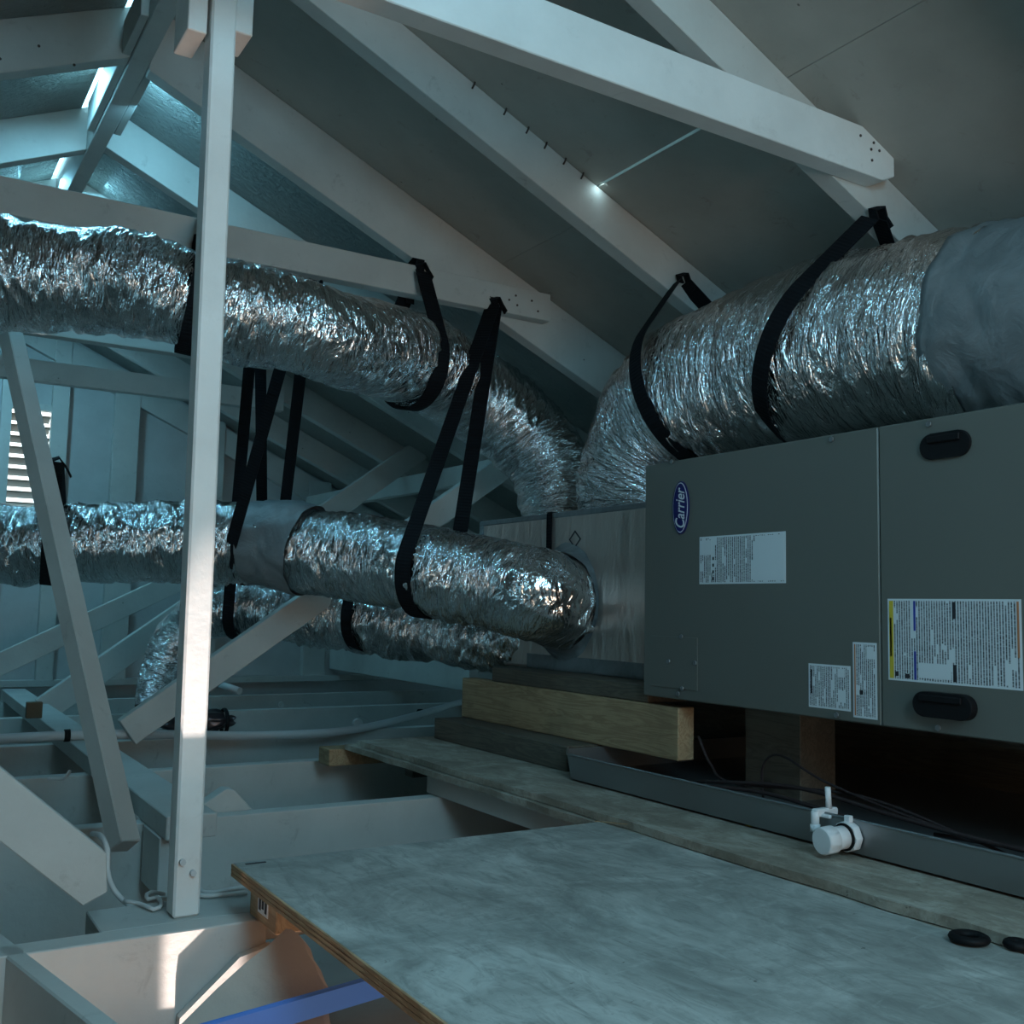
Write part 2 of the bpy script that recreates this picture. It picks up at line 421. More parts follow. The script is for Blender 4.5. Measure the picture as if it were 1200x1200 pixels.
def cyl(name, p0, p1, r, m, parent=None, nv=24, r1=None, bev=.0):
    p0 = Vector(p0); p1 = Vector(p1); d = (p1 - p0); bm = bmesh.new()
    bmesh.ops.create_cone(bm, cap_ends=True, segments=nv, radius1=r, radius2=r if r1 is None else r1, depth=d.length,
                          matrix=Matrix.Translation((p0 + p1) / 2) @ d.to_track_quat('Z', 'Y').to_matrix().to_4x4())
    o = finish(bm, name, m, parent, bev); 
    for p in o.data.polygons: p.use_smooth = len(p.vertices) == 4
    return o
def nail(parent, p, n=(0, -1, 0), r=.003):
    p = Vector(p); return cyl('nail', p, p + Vector(n) * .0015, r, M['nail'], parent, 8)

# ================================================================ THE SETTING
ceiling = empty('ceiling', 'white-painted underside of the gable roof, plywood sheathing over rafters', kind='structure')
# sheathing: right slope (courses), left slope; outer roofing above it
def panel(name, side, x0, x1, y0, y1, m, off=0., th=.012):
    f = roof_r if side > 0 else roof_l
    return prismY(name, [(x0, f(x0) + off), (x1, f(x1) + off), (x1, f(x1) + off + th), (x0, f(x0) + off + th)], y0, y1, m, ceiling, bev=0)
YS = [-2.0, -.4, 1.25, 1.80]
g = .0006
# near part of the right slope: open crack between two panels from Y 1.45 to 1.78
for (y0, y1) in ((-2.2, .12), (.12, 1.24)):
    panel('sheathing_panel', 1, .412, 1.30, y0 + g, y1 - g, M['sheathing']); panel('sheathing_panel', 1, 1.302, 2.6, y0 + g, y1 - g, M['sheathing'])
    panel('sheathing_panel', 1, 2.602, 4.2, y0 + g, y1 - g, M['sheathing'])
panel('sheathing_panel', 1, .412, 1.3006, 1.24 + g, 1.80, M['sheathing'])
panel('sheathing_panel', 1, 1.3062, 2.6, 1.24 + g, 1.80, M['sheathing'])
panel('sheathing_panel', 1, 2.602, 4.2, 1.24 + g, 1.80, M['sheathing'])
for i, (y0, y1) in enumerate(((1.80, 2.30), (2.30, 3.40), (3.40, 5.10))):
    mm = M['sheathing'] if i == 0 else M['sheathing_rough']
    panel('sheathing_panel', 1, .412, 1.36, y0 + g, y1 - g, mm); panel('sheathing_panel', 1, 1.361, 2.6, y0 + g, y1 - g, mm)
    panel('sheathing_panel', 1, 2.602, 4.2, y0 + g, y1 - g, mm)
for (y0, y1) in ((-2.2, .12), (.12, 1.24), (1.24, 2.30), (2.30, 3.40), (3.40, 5.10)):
    for (x0, x1) in ((-3.4, -2.0), (-2.0, -.82), (-.82, .386)): panel('sheathing_panel', -1, x0 + g, x1 - g, y0 + g, y1 - g, M['sheathing_rough'])
FELT = plain('roofing_felt', (.03, .03, .03), .9)
for a in ((.43, 4.3, -2.2, 1.452), (.43, 1.299, 1.452, 1.775), (1.306, 4.3, 1.452, 1.775), (.43, 4.3, 1.775, 5.2)):
    panel('roofing_felt', 1, *a, FELT, .0125, .004)
panel('roofing_felt', -1, -3.5, .386, -2.2, 5.2, FELT, .0125, .004)
# ridge
ridge = box('ridge_board', (.403, -2.2, 1.178), (.443, 5.1, 1.322), M['white'], ceiling)
# splice blocks scabbed to the ridge's left face
box('ridge_splice', (.385, 2.10, 1.185), (.402, 2.72, 1.262), M['white'], ceiling)
box('ridge_splice', (.444, 2.325, 1.180), (.462, 2.69, 1.250), M['white'], ceiling)
RY = [-.43, .12, .67, 1.22, 1.78, 2.28, 2.83, 3.38, 3.93, 4.48]
HT = {1.78: .105, 2.28: .155, 1.22: .10}
for y in RY:
    h = HT.get(y, .115); x0, x1 = .4435, 4.1
    prismY('rafter', [(x0, roof_r(x0) - .0005), (x1, roof_r(x1) - .0005), (x1, roof_r(x1) - h), (x0, roof_r(x0) - h)], y, y + .040, M['white'], ceiling)
    h = .118 if y > 2 else .105; x0, x1 = .4025, -3.3
    prismY('rafter', [(x0, roof_l(x0) - .0005 - (0)), (x1, roof_l(x1) - .0005), (x1, roof_l(x1) - h), (x0, roof_l(x0) - h)], y, y + .040, M['white'], ceiling)
for x, z in ((.15, 1.10), (.22, 1.15), (.29, 1.13)): nail(ceiling, (x, 2.2798, z))
# hangers: small bent metal clips along rafter tops
def clip(x, y):
    z = roof_r(x)
    o = wire('sheathing_clip', [(x, y - .004, z + .001), (x - .003, y - .005, z - .008), (x - .006, y - .003, z - .015)], .002, M['nail'], ceiling, 6, .006)
for x in (.985, 1.062, 1.118, 1.165, 1.215, 1.262): clip(x, 1.78)
# gable wall
wall = empty('wall_back', 'pale painted gable end wall with vertical studs and a louver vent', kind='structure')
YW = 5.06
LV = (.452, .640, .40, .845)  # louver opening x0,x1,z0,z1
prof = lambda x: min(roof_r(x), roof_l(x)) + .02
def wallpiece(x0, x1, z0=None, z1=None):
    if z1 is None: pr_ = [(x0, z0), (x1, z0), (x1, prof(x1)), (x0, prof(x0))]
    else: pr_ = [(x0, z0), (x1, z0), (x1, z1), (x0, z1)]
    prismY('gable_panel', pr_, YW, YW + .014, M['wall'], wall, bev=0)
wallpiece(-3.4, -.6, -.6); wallpiece(-.6, LV[0], -.6); wallpiece(LV[0], LV[1], -.6, LV[2])
wallpiece(LV[0], LV[1], LV[3]); wallpiece(LV[1], 1.25, -.6); wallpiece(1.25, 2.45, -.6); wallpiece(2.45, 4.2, -.6)
def stud(px0, px1, pyr, z0=-.39, z1=None, th=.045):
    a = atY(px0, pyr, YW - th).x; b = atY(px1, pyr, YW - th).x
    m = (a + b) / 2; t = z1 if z1 is not None else roof_r(max(m, .45)) - .02
    return box('wall_stud', (a, YW - th, z0), (b, YW - .001, t), M['white'], wall)
stud(60, 80, 500); stud(132, 162, 530); stud(0, 13, 500); stud(355, 381, 770); stud(232, 262, 560)
wall_rafter = prismY('gable_rafter', [(.45, roof_r(.45) - .02), (4.1, roof_r(4.1) - .02), (4.1, roof_r(4.1) - .15), (.45, roof_r(.45) - .15)], YW - .04, YW - .005, M['white'], wall)
beam('wall_plate', (-1, YW - .03, -.375), (3.6, YW - .03, -.375), .05, .03, M['white_dirty'], wall)
# louver vent
win = empty('window_1', 'louvered gable vent with daylight between weathered slats', kind='structure')
x0, x1, z0, z1 = LV
box('window_frame', (x0 - .02, YW - .03, z1), (x1 + .02, YW, z1 + .03), M['white'], win); box('window_frame', (x1, YW - .028, z0), (x1 + .02, YW, z1), M['white'], win)
box('window_frame', (x0 - .02, YW - .028, z0), (x0, YW, z1), M['white'], win)
for k in range(9):
    z = z0 + .006 + k * .050
    prismY_pts = None
    bm = bmesh.new(); yy = YW + .004
    hexa(bm, [(x0, yy, z + .016), (x1, yy, z + .016), (x1, yy + .045, z - .008), (x0, yy + .045, z - .008),
              (x0, yy, z + .022), (x1, yy, z + .022), (x1, yy + .045, z - .002), (x0, yy + .045, z - .002)])
    finish(bm, 'louver_slat', M['louver_wood'], win, .0008)
box('louver_backing', (-1.5, 6.2, -.6), (2.5, 6.22, 2.4), M['wall'])['kind'] = 'structure'  # added backing, lit to look bright through the louver slats
# side closers behind the camera
box('wall_front', (-3.5, -2.25, -.6), (4.3, -2.2, 1.45), M['wall'])['kind'] = 'structure'
# floor : joists over drywall
floor = empty('floor', 'attic floor of white-painted joists over dusty drywall', kind='structure')
HX0, HX1, HY0, HY1 = .06, 1.02, .35, 1.285     # hatch opening
ZD = -.592
for a, b in (((-3.5, -2.2, ZD - .012), (HX0, 5.1, ZD)), ((HX1, -2.2, ZD - .012), (4.3, 5.1, ZD)), ((HX0, HY1, ZD - .012), (HX1, 5.1, ZD)), ((HX0, -2.2, ZD - .012), (HX1, HY0, ZD))):
    box('drywall_panel', a, b, M['drywall'], floor, 0)
ZJ = -.400
JY = [1.965, 2.555, 3.12, 3.84, 4.45]
for y in JY: box('joist', (-3.4, y, ZD), (4.1, y + .04, ZJ - .001), M['white_dirty'] if y > 3 else M['white'], floor)
box('joist', (-.6, 1.31, ZD), (.455, 1.35, ZJ), M['white'], floor)                # near joist beside the hatch, sawn off
box('joist', (-3.4, HY0 - .04, ZD), (4.1, HY0, ZJ - .001), M['white'], floor)
box('joist', (1.02, .76, ZD), (4.1, .80, ZJ - .001), M['white'], floor); box('joist', (1.02, 1.33, ZD), (4.1, 1.37, ZJ - .001), M['white'], floor)
# lower room seen through the hatch
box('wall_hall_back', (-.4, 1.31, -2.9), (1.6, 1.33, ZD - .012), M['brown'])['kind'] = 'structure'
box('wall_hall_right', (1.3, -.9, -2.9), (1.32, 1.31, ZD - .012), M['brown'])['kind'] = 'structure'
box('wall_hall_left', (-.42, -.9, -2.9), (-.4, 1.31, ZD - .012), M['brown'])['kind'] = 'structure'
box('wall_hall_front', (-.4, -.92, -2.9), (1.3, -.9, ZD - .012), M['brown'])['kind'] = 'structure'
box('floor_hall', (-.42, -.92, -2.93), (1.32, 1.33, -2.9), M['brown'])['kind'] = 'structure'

# ================================================================ LUMBER
def thing(o, label, cat, group=None): return tag(o, label, cat, group)
# collar ties
c1 = empty('collar_tie', 'near white collar tie with clipped end nailed across the rafter at top right', 'roof beam')
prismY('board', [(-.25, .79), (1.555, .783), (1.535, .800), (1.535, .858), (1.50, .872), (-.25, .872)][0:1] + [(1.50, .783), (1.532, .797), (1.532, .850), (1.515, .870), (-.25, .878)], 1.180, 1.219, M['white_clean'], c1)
for x, z in ((1.44, .85), (1.468, .832), (1.475, .846), (1.49, .835), (1.47, .812)): nail(c1, (x, 1.1798, z), r=.0026)
c2 = empty('collar_tie', 'white collar tie carrying the black straps above the upper duct', 'roof beam')
prismY('board', [(-.9, .765), (1.49, .765), (1.49, .838), (-.9, .845)], 2.240, 2.279, M['white'], c2)
for x, z in ((1.36, .80), (1.38, .815), (1.43, .81), (1.385, .79), (1.45, .785)): nail(c2, (x, 2.2398, z), r=.003)
tag(prismY('collar_tie', [(-.9, .755), (1.33, .755), (1.33, .83), (-.9, .83)], 3.885, 3.928, M['white']), 'far grey collar tie crossing in front of the gable studs', 'roof beam')
# collar behind the upper duct, showing just under it
tag(prismY('collar_tie', [(-.9, .66), (.95, .66), (.95, .70), (-.9, .70)], 2.83 - .05, 2.83 - .012, M['white']), 'thin pale tie board peeking out just under the upper duct', 'roof beam')
tag(beam('purlin', (1.90, 3.0, .500), (1.88, 5.03, .510), .04, .075, M['white']), 'grey purlin under the rafters behind the slanting braces', 'roof beam')
tag(beam('wall_beam', (2.03, 5.0, -.27), (2.03, 3.55, -.27), .04, .115, M['white']), 'grey board on edge running from the gable wall beneath the lowest duct', 'beam')
# post
post = empty('roof_post', 'slim white square post standing upright on the near joist', 'post', loc=(.35, 1.37, ZJ))
bm = bmesh.new(); pA = atY(198, 1073, 1.367); 
hexa(bm, [(.350, 1.362, ZJ), (.384, 1.362, ZJ), (.384, 1.398, ZJ), (.350, 1.398, ZJ), (.340, 1.362, 1.16), (.374, 1.362, 1.16), (.374, 1.398, 1.16), (.340, 1.398, 1.16)])
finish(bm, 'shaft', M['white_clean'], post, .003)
for q in ((.372, -.345), (.358, -.33)): cyl('screw', (q[0], 1.362, q[1]), (q[0], 1.356, q[1]), .004, M['pvc_dusty'], post, 8)
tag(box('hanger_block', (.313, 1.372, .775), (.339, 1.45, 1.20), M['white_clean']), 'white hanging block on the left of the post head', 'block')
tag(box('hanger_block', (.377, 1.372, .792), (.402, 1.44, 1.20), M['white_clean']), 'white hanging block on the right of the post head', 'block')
# leaning webs and braces
def web(name, a, b, w, h, label, up=(0, -1, 0), m='white', wob=0):
    return tag(beam(name, a, b, w, h, M[m], up=up, wob=wob), label, 'brace')
Yl = 1.74
a_, b_ = atY(146, 992, Yl), atD(8, 372, 2.27)
d_ = (b_ - a_).normalized()
web('leaning_web', a_, b_ + d_ * .35, .036, .038, 'slender white web leaning left from the strongback end in front of the ducts', up=(.38, -.92, 0))
bp = [atY(*p, 1.40) for p in ((125, 1000), (126, 1046), (97, 1062), (0, 985))]; dl = (bp[0] - atY(0, 899, 1.40)) * 3.5
tag(prismY('diagonal_brace', [(p.x, p.z) for p in bp[:3]] + [(bp[2].x - dl.x, bp[2].z - dl.z), (bp[0].x - dl.x, bp[0].z - dl.z)], 1.40, 1.438, M['white']), 'wide white brace rising to the left edge from the joist by the post foot', 'brace')
def braceplane(name, p0, p1, y0, y1, w, label, m='white'):
    a = atY(*p0, y0); b = atY(*p1, y1); return web(name, a, b, w, .038, label, m=m)
braceplane('diagonal_brace', (50, 832), (492, 527), 3.90, 3.90, .088, 'long grey brace crossing behind the post up to the rafter')
braceplane('diagonal_brace', (148, 858), (600, 540), 2.80, 2.80, .075, 'grey brace crossing in front of the lowest duct and rising behind the middle duct')
braceplane('diagonal_brace', (-30, 792), (400, 592), 4.45, 4.45, .085, 'farthest grey brace low at the left, rising in front of the gable wall')
# strongback
sb = tag(beam('strongback', (.487, 1.80, -.380), (.502, 4.55, -.380), .085, .040, M['white_dirty']), 'dusty white flat board laid across the joists behind the leaning web', 'board')
tag(beam('blocking', (.472, 1.83, -.45), (.472, 1.955, -.45), .06, .1, M['white_dirty']), 'dark block under the end of the flat dusty board', 'block')
# ledger the post stands on
lg = empty('ledger', 'white ledger board on edge of the near joist under the post foot', 'board')
box('board', (.262, 1.351, -.440), (.60, 1.45, -.4005), M['white_dirty'], lg); box('end_block', (.262, 1.325, -.50), (.30, 1.45, -.441), M['white_dirty'], lg)
tag(beam('hatch_header', (.148, 1.40, -.445), (.303, .62, -.445), .022, .09, M['white']), 'painted header board crossing the bottom left corner of the hatch', 'board')
# small wedge offcut leaning on the joist right of the post
wp = [atY(*p, 2.03) for p in ((215, 965), (228, 946), (262, 923), (272, 924), (306, 962))]
tag(prismY('wood_wedge', [(p.x, p.z) for p in wp], 2.012, 2.05, M['white']), 'small painted wedge of wood against the joist right of the post', 'offcut')

# ================================================================ DECK
ZP = -.330
plat = empty('deck_platform', 'dusty strand board platform under the air handler', 'platform')
# two strand board layers with uneven rims
def slab(name, x0, x1, y0, y1, z0, z1, m, parent, jag=.0):
    bm = bmesh.new(); N = 40; L = []
    for i in range(N + 1):
        y = y0 + (y1 - y0) * i / N; L.append((x0 + random.uniform(-jag, jag), y))
    pts = L + [(x1, y1), (x1, y0)]
    A = [bm.verts.new((x, y, z0)) for x, y in pts]; B = [bm.verts.new((x, y, z1)) for x, y in pts]
    bm.faces.new(A[::-1]); bm.faces.new(B); n = len(pts)
    for i in range(n): bm.faces.new((A[i], A[(i + 1) % n], B[(i + 1) % n], B[i]))
    return finish(bm, name, m, parent)
slab('top_sheet', 1.034, 2.6, -.9, 2.375, ZP - .012, ZP, M['osb'], plat, .0035)
slab('under_sheet', 1.0225, 2.55, -.9, 2.415, ZP - .026, ZP - .0135, M['osb'], plat, .005)
box('rim_board', (1.045, 1.375, -.3995), (1.083, 2.02, ZP - .0265), M['white'], plat)
box('joist_block', (.985, 2.43, -.398), (1.25, 2.50, ZP - .027), M['pine'], plat)
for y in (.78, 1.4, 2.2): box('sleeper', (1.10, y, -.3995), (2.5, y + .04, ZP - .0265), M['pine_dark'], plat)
ply = empty('plywood_sheet', 'dusty plywood sheet over the hatch with raw edge towards the opening', 'board')
box('sheet', (.424, -.25, ZP - .025), (1.0185, 1.362, ZP - .0088), M['plywood'], ply, .001)
# raw layered edge, a part of its own
for k in range(3): box('edge_ply', (.4215, -.25, ZP - .0247 + k * .0053), (.4245, 1.361, ZP - .0202 + k * .0053), M['ply_edge'], ply, 0)
tag(box('sawn_slot', (.436, 1.345, ZP - .0087), (.463, 1.349, ZP - .0080), M['ink'], ply, 0), 'dark saw mark')
cl = empty('support_cleat', 'raw pine cleat with a printed grade stamp under the plywood corner', 'block')
box('block', (.440, 1.235, -.3985), (.56, 1.335, ZP - .0255), M['pine'], cl)
box('grade_stamp', (.4388, 1.262, -.386), (.4397, 1.300, -.362), M['paper'], cl, 0)
for k in range(3): box('stamp_mark', (.4382, 1.266 + k * .011, -.382 + .003 * (k % 2)), (.4387, 1.273 + k * .011, -.366), M['ink'], cl, 0)
# scrap drywall and blue strip in the hatch
def poly(name, pts, th, m, parent=None):
    bm = bmesh.new(); P = [Vector(p) for p in pts]; n = (P[1] - P[0]).cross(P[2] - P[0]).normalized()
    if n.dot(P[0]) > 0: n = -n
    A = [bm.verts.new(p) for p in P]; B = [bm.verts.new(p - n * th) for p in P]
    bm.faces.new(A); bm.faces.new(B[::-1]); k = len(P)
    for i in range(k): bm.faces.new((A[i], B[i], B[(i + 1) % k], A[(i + 1) % k]))
    return finish(bm, name, m, parent)
nrm_ = (-.42, -.80, .42); c_ = float(np.dot(nrm_, atD(300, 1150, 1.20)))
jag = [(205, 1225), (232, 1198), (262, 1168), (295, 1138), (322, 1117), (343, 1097), (350, 1098), (358, 1104), (364, 1112), (368, 1125), (376, 1137), (381, 1150), (387, 1161), (385, 1185), (392, 1230)]
sc = empty('drywall_offcut', 'torn cardboard-coloured offcut leaning in the hatch', 'offcut')
poly('panel', [pl(x, y, nrm_, c_) for x, y in jag], .012, M['paper_board'], sc)
tag(poly('painted_strip', [pl(x, y, nrm_, c_ + .0015) for x, y in [(215, 1215), (232, 1199), (322, 1118), (300, 1170), (250, 1220)]], .001, M['white'], sc), 'white painted strip')
bs = empty('blue_strip', 'blue plastic strip lying across the bottom of the hatch opening', 'strip')
beam('strip', atD(215, 1222, 1.06), atD(455, 1152, 1.22), .006, .036, M['blue_plastic'], bs, up=(.1, -.4, 1))
tb = [atY(*p, 1.305) for p in ((205, 1215), (208, 1190), (278, 1119), (316, 1104), (318, 1116), (232, 1203))]
tag(prismY('trim_board', [(p.x, p.z) for p in tb], 1.294, 1.308, M['white_dirty'], bev=0), 'grey slanting trim between near joist face and torn offcut', 'board')
# blocks under the plenum
bl = empty('support_beam', 'raw knotty pine beam on edge supporting the plenum', 'beam')
box('beam', (1.302, 1.50, -.2785), (1.342, 2.335, -.180), M['pine'], bl)
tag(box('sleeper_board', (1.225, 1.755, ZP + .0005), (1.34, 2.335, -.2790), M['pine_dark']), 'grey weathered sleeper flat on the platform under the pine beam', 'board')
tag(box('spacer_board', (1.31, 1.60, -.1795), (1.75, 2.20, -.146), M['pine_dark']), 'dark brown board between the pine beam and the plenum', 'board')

# ================================================================ AIR HANDLER
XA = 1.29; ZA0, ZA1 = -.163, .288; YA = 1.589; YB = .35; YSM = 1.030
ah = empty('air_handler', 'large grey horizontal air handler with oval badge above the drain pan', 'air handler', loc=(XA, 1.0, ZA0))
box('cabinet', (XA + .018, YB, ZA0), (1.80, YA, ZA1), M['cabinet'], ah, .003)
box('seam_gap', (XA + .004, YSM - .0006, ZA0 + .004), (XA + .018, YSM + .0006, ZA1 - .004), M['cabinet_dark'], ah, 0)
def door_panel(y0, y1):
    return box('access_panel', (XA, y0, ZA0), (XA + .018, y1, ZA1), M['cabinet'], ah, .002)
door_panel(YSM + .0007, YA); door_panel(YB, YSM - .0007)
def screw(px, py):
    p = atX(px, py, XA - .001); cyl('screw', p, p + Vector((-.003, 0, 0)), .0045, M['galv'], ah, 6)
for q in ((788, 541), (975, 515), (1089, 497), (795, 813), (981, 838), (1100, 853), (784, 775), (815, 777), (800, 807), (799, 746)): screw(*q)
kp = [atX(772, 745, XA), atX(818, 744, XA), atX(820, 812, XA), atX(786, 808, XA)]
box('knockout_plate', (XA - .0015, kp[1].y, kp[3].z + .003), (XA, kp[0].y + .02, kp[0].z), M['cabinet'], ah, .0006)
def handle(pxa, pxb, pya, pyb, dep):
    y0 = atX(pxb, (pya + pyb) / 2, XA).y; y1 = atX(pxa, (pya + pyb) / 2, XA).y
    zc = (atX((pxa + pxb) / 2, pya, XA).z + atX((pxa + pxb) / 2, pyb, XA).z) / 2; hz = abs(atX((pxa + pxb) / 2, pya, XA).z - atX((pxa + pxb) / 2, pyb, XA).z) / 2
    bm = bmesh.new(); A = []; B = []; n = 12
    for sgn, yc in ((1, y1 - hz), (-1, y0 + hz)):
        for k in range(n + 1):
            t = -math.pi / 2 + math.pi * k / n
            A.append((yc + sgn * hz * math.cos(t), zc + sgn * hz * math.sin(t)))
    va = [bm.verts.new((XA - dep, y, z)) for y, z in A]; vb = [bm.verts.new((XA + .001, y, z)) for y, z in A]
    bm.faces.new(va); bm.faces.new(vb[::-1]); N = len(A)
    for i in range(N): bm.faces.new((va[i], va[(i + 1) % N], vb[(i + 1) % N], vb[i]))
    h = finish(bm, 'pull_handle', M['black'], ah, .002, 2)
    # finger recess lip
    box('handle_lip', (XA - dep - .004, y0 + hz * .8, zc + hz * .25), (XA - dep, y1 - hz * .8, zc + hz * .75), M['black'], ah, .001)
handle(1079, 1139, 506, 537, .004); handle(1076, 1146, 812, 842, .014)
def sticker(name, px0, px1, py0, py1, m, th=.0006, label=None, bars=()):
    a = atX(px0, (py0 + py1) / 2, XA); b = atX(px1, (py0 + py1) / 2, XA); c = atX((px0 + px1) / 2, py0, XA); d = atX((px0 + px1) / 2, py1, XA)
    y1, y0, z1, z0 = a.y, b.y, c.z, d.z
    plate = box(name, (XA - th, y0, z0), (XA - .0001, y1, z1), M['paper'], ah, 0)
    if label: plate['label'] = label
    bm = bmesh.new(); uvl = bm.loops.layers.uv.new('UVMap'); e = .003
    vs = [bm.verts.new((XA - th - .0002, y, z)) for y, z in ((y1 - e, z0 + e), (y0 + e, z0 + e), (y0 + e, z1 - e), (y1 - e, z1 - e))]
    f = bm.faces.new(vs); W = y1 - y0 - 2 * e; H = z1 - z0 - 2 * e
    for lp, q in zip(f.loops, ((0, 0), (W, 0), (W, H), (0, H))): lp[uvl].uv = q
    me = bpy.data.meshes.new('print'); bm.to_mesh(me); bm.free(); o = link('print', me, m, plate)
    o.matrix_parent_inverse = plate.matrix_world.inverted() if False else Matrix.Translation(-plate.location - Vector(ah['_loc']) * 0)
    for (f0, f1, g0, g1, mm) in bars:
        bb = box('colour_bar', (XA - th - .0006, y1 - W * f1 - e, z0 + e + H * g0), (XA - th - .0003, y1 - W * f0 - e, z0 + e + H * g1), mm, None, 0)
        bb.parent = plate; bb.matrix_parent_inverse = Matrix.Translation(-plate.location)
    return plate
sticker('rating_sticker', 820, 921, 626, 684, M['text_mid'], label='rating sticker with fine print on its left half', bars=((.68, 1., .02, .98, M['paper']), (.0, .14, .62, .95, M['paper']), (.155, .175, .05, .12, M['ink']), (.155, .175, .2, .27, M['ink']), (.155, .175, .35, .42, M['ink']), (.155, .175, .5, .57, M['ink'])))
sticker('notice_sticker', 948, 997, 779, 831, M['text_small'], label='small square notice sticker', bars=((.02, .06, .3, .9, M['ink']), (.72, .9, .76, .97, M['paper'])))
sticker('notice_sticker', 1000, 1028, 753, 842, M['text_small'], label='tall narrow notice sticker', bars=((.0, .06, .0, 1., M['orange']), (.6, .95, .8, .97, M['paper']), (.25, .42, .30, .36, M['ink'])))
sticker('warning_sticker', 1041, 1198, 702, 803, M['text_fine'], label='large warning sheet with yellow and blue bands',
        bars=((.0, .035, 0, 1, M['yellow']), (.005, .02, .28, .78, M['ink']), (.205, .222, 0, .36, M['blue']), (.205, .222, .62, 1, M['blue']), (.515, .54, .01, .22, M['ink']), (.515, .54, .78, .99, M['ink']),
              (.24, .5, .03, .22, M['paper']), (.985, 1., .35, 1., M['orange']), (.045, .075, .03, .09, M['ink']), (.13, .165, .01, .07, M['ink'])))
# oval badge with lettering reading upward
bc = (atX(799, 564, XA) + atX(799, 626, XA)) / 2
bh = (atX(799, 564, XA) - atX(799, 626, XA)).z / 2; bw = abs(atX(790, 595, XA).y - atX(808.5, 595, XA).y) / 2
badge = None
def oval(name, ry, rz, x, th, m, parent):
    bm = bmesh.new(); n = 48; A = [bm.verts.new((x, bc.y + ry * math.cos(2 * math.pi * k / n), bc.z + rz * math.sin(2 * math.pi * k / n))) for k in range(n)]
    B = [bm.verts.new((x - th, v.co.y, v.co.z)) for v in A]
    bm.faces.new(A[::-1]); bm.faces.new(B)
    for i in range(n): bm.faces.new((A[i], A[(i + 1) % n], B[(i + 1) % n], B[i]))
    return finish(bm, name, m, parent)
badge = oval('badge', bw, bh, XA - .0005, .003, M['navy'], ah)
def subpart(o, parent):
    o.parent = parent; o.matrix_parent_inverse = Matrix.Translation(-parent.location); return o
subpart(oval('badge_trim', bw * .92, bh * .945, XA - .0034, .0006, M['chrome'], None), badge)
subpart(oval('badge_field', bw * .86, bh * .91, XA - .0039, .0006, M['navy'], None), badge)
cu = bpy.data.curves.new('lettering', 'FONT'); cu.body = 'Carrier'; cu.size = 1; cu.shear = .35; cu.extrude = .01; cu.align_x = 'CENTER'; cu.align_y = 'CENTER'; cu.space_character = .98; cu.offset = .006
to = bpy.data.objects.new('tmp', cu); C.objects.link(to); dg = bpy.context.evaluated_depsgraph_get()
me = bpy.data.meshes.new_from_object(to.evaluated_get(dg)); bpy.data.objects.remove(to)
vs = np.array([v.co[:] for v in me.vertices]); wx_ = vs[:, 0].max() - vs[:, 0].min(); wy_ = vs[:, 1].max() - vs[:, 1].min()
sx = bh * 1.52 / wx_; sy = bw * 1.15 / wy_; cx, cy = (vs[:, 0].max() + vs[:, 0].min()) / 2, (vs[:, 1].max() + vs[:, 1].min()) / 2
for v in me.vertices:
    x, y, z = v.co; v.co = (XA - .0048 - z * .02, bc.y + (y - cy) * sy, bc.z + (x - cx) * sx)
me.materials.clear(); lt = link('lettering', me, M['paper'], badge); lt.matrix_parent_inverse = Matrix.Translation(-badge.location)
# legs under the unit
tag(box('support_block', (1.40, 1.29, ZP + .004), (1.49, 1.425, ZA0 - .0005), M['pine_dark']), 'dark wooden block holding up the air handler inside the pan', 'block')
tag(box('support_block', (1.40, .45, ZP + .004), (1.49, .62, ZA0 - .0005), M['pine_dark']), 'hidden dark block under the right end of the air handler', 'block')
tag(box('shade_board', (1.84, .25, ZP + .001), (1.88, 2.35, ZA0 + .02), M['pine_dark']), 'added dark board standing in for the shade behind the air handler', 'board')  # added to keep the gap under the unit dark
# plenum
XPL = 1.40
pz1 = atX(755, 589, XPL).z; pz0 = -.1455; py1 = atX(563, 617, XPL).y
pn = empty('plenum_box', 'foil-faced plenum box between the ducts and the air handler', 'plenum', loc=(XPL, 1.9, pz0))
box('box_body', (XPL, YA + .001, pz0), (1.80, py1, pz1), M['duct_board'], pn, .006)
for zz in (pz1,):
    box('tape_seam', (XPL - .002, YA + .001, zz - .012), (XPL + .05, py1, zz + .0015), M['mastic'], pn, .002)
box('tape_seam', (XPL - .002, YA + .001, pz0), (XPL, py1 - .25, pz0 + .035), M['mastic'], pn, .001)
box('tape_seam', (XPL - .0015, py1 - .02, pz0), (XPL + .03, py1 + .002, pz1), M['mastic'], pn, .001)
dc = atX(674, 632, XPL); dy = abs(atX(667, 632, XPL).y - atX(681, 632, XPL).y) / 2; dz = abs(atX(674, 622, XPL).z - atX(674, 643, XPL).z) / 2
dd = [(dc.y - dy, dc.z), (dc.y, dc.z + dz), (dc.y + dy, dc.z), (dc.y, dc.z - dz)]
dm = bmesh.new()
for i in range(4):
    (ya, za), (yb, zb) = dd[i], dd[(i + 1) % 4]
    k = .80; pts = [(ya, za), (yb, zb), (dc.y + (yb - dc.y) * k, dc.z + (zb - dc.z) * k), (dc.y + (ya - dc.y) * k, dc.z + (za - dc.z) * k)]
    hexa(dm, [(XPL - .0012, *p) for p in pts] + [(XPL - .0002, *p) for p in pts])
finish(dm, 'diamond_mark', M['ink'], pn)
xs_ = atX(645, 630, XPL).y
ribbon('band', [(XPL + .02, xs_, pz1 + .003), (XPL - .002, xs_, pz1 + .003), (XPL - .004, xs_, pz1 - .002), (XPL - .004, xs_, .0)], (0, 1, 0), .022, .002, M['strap'], pn)

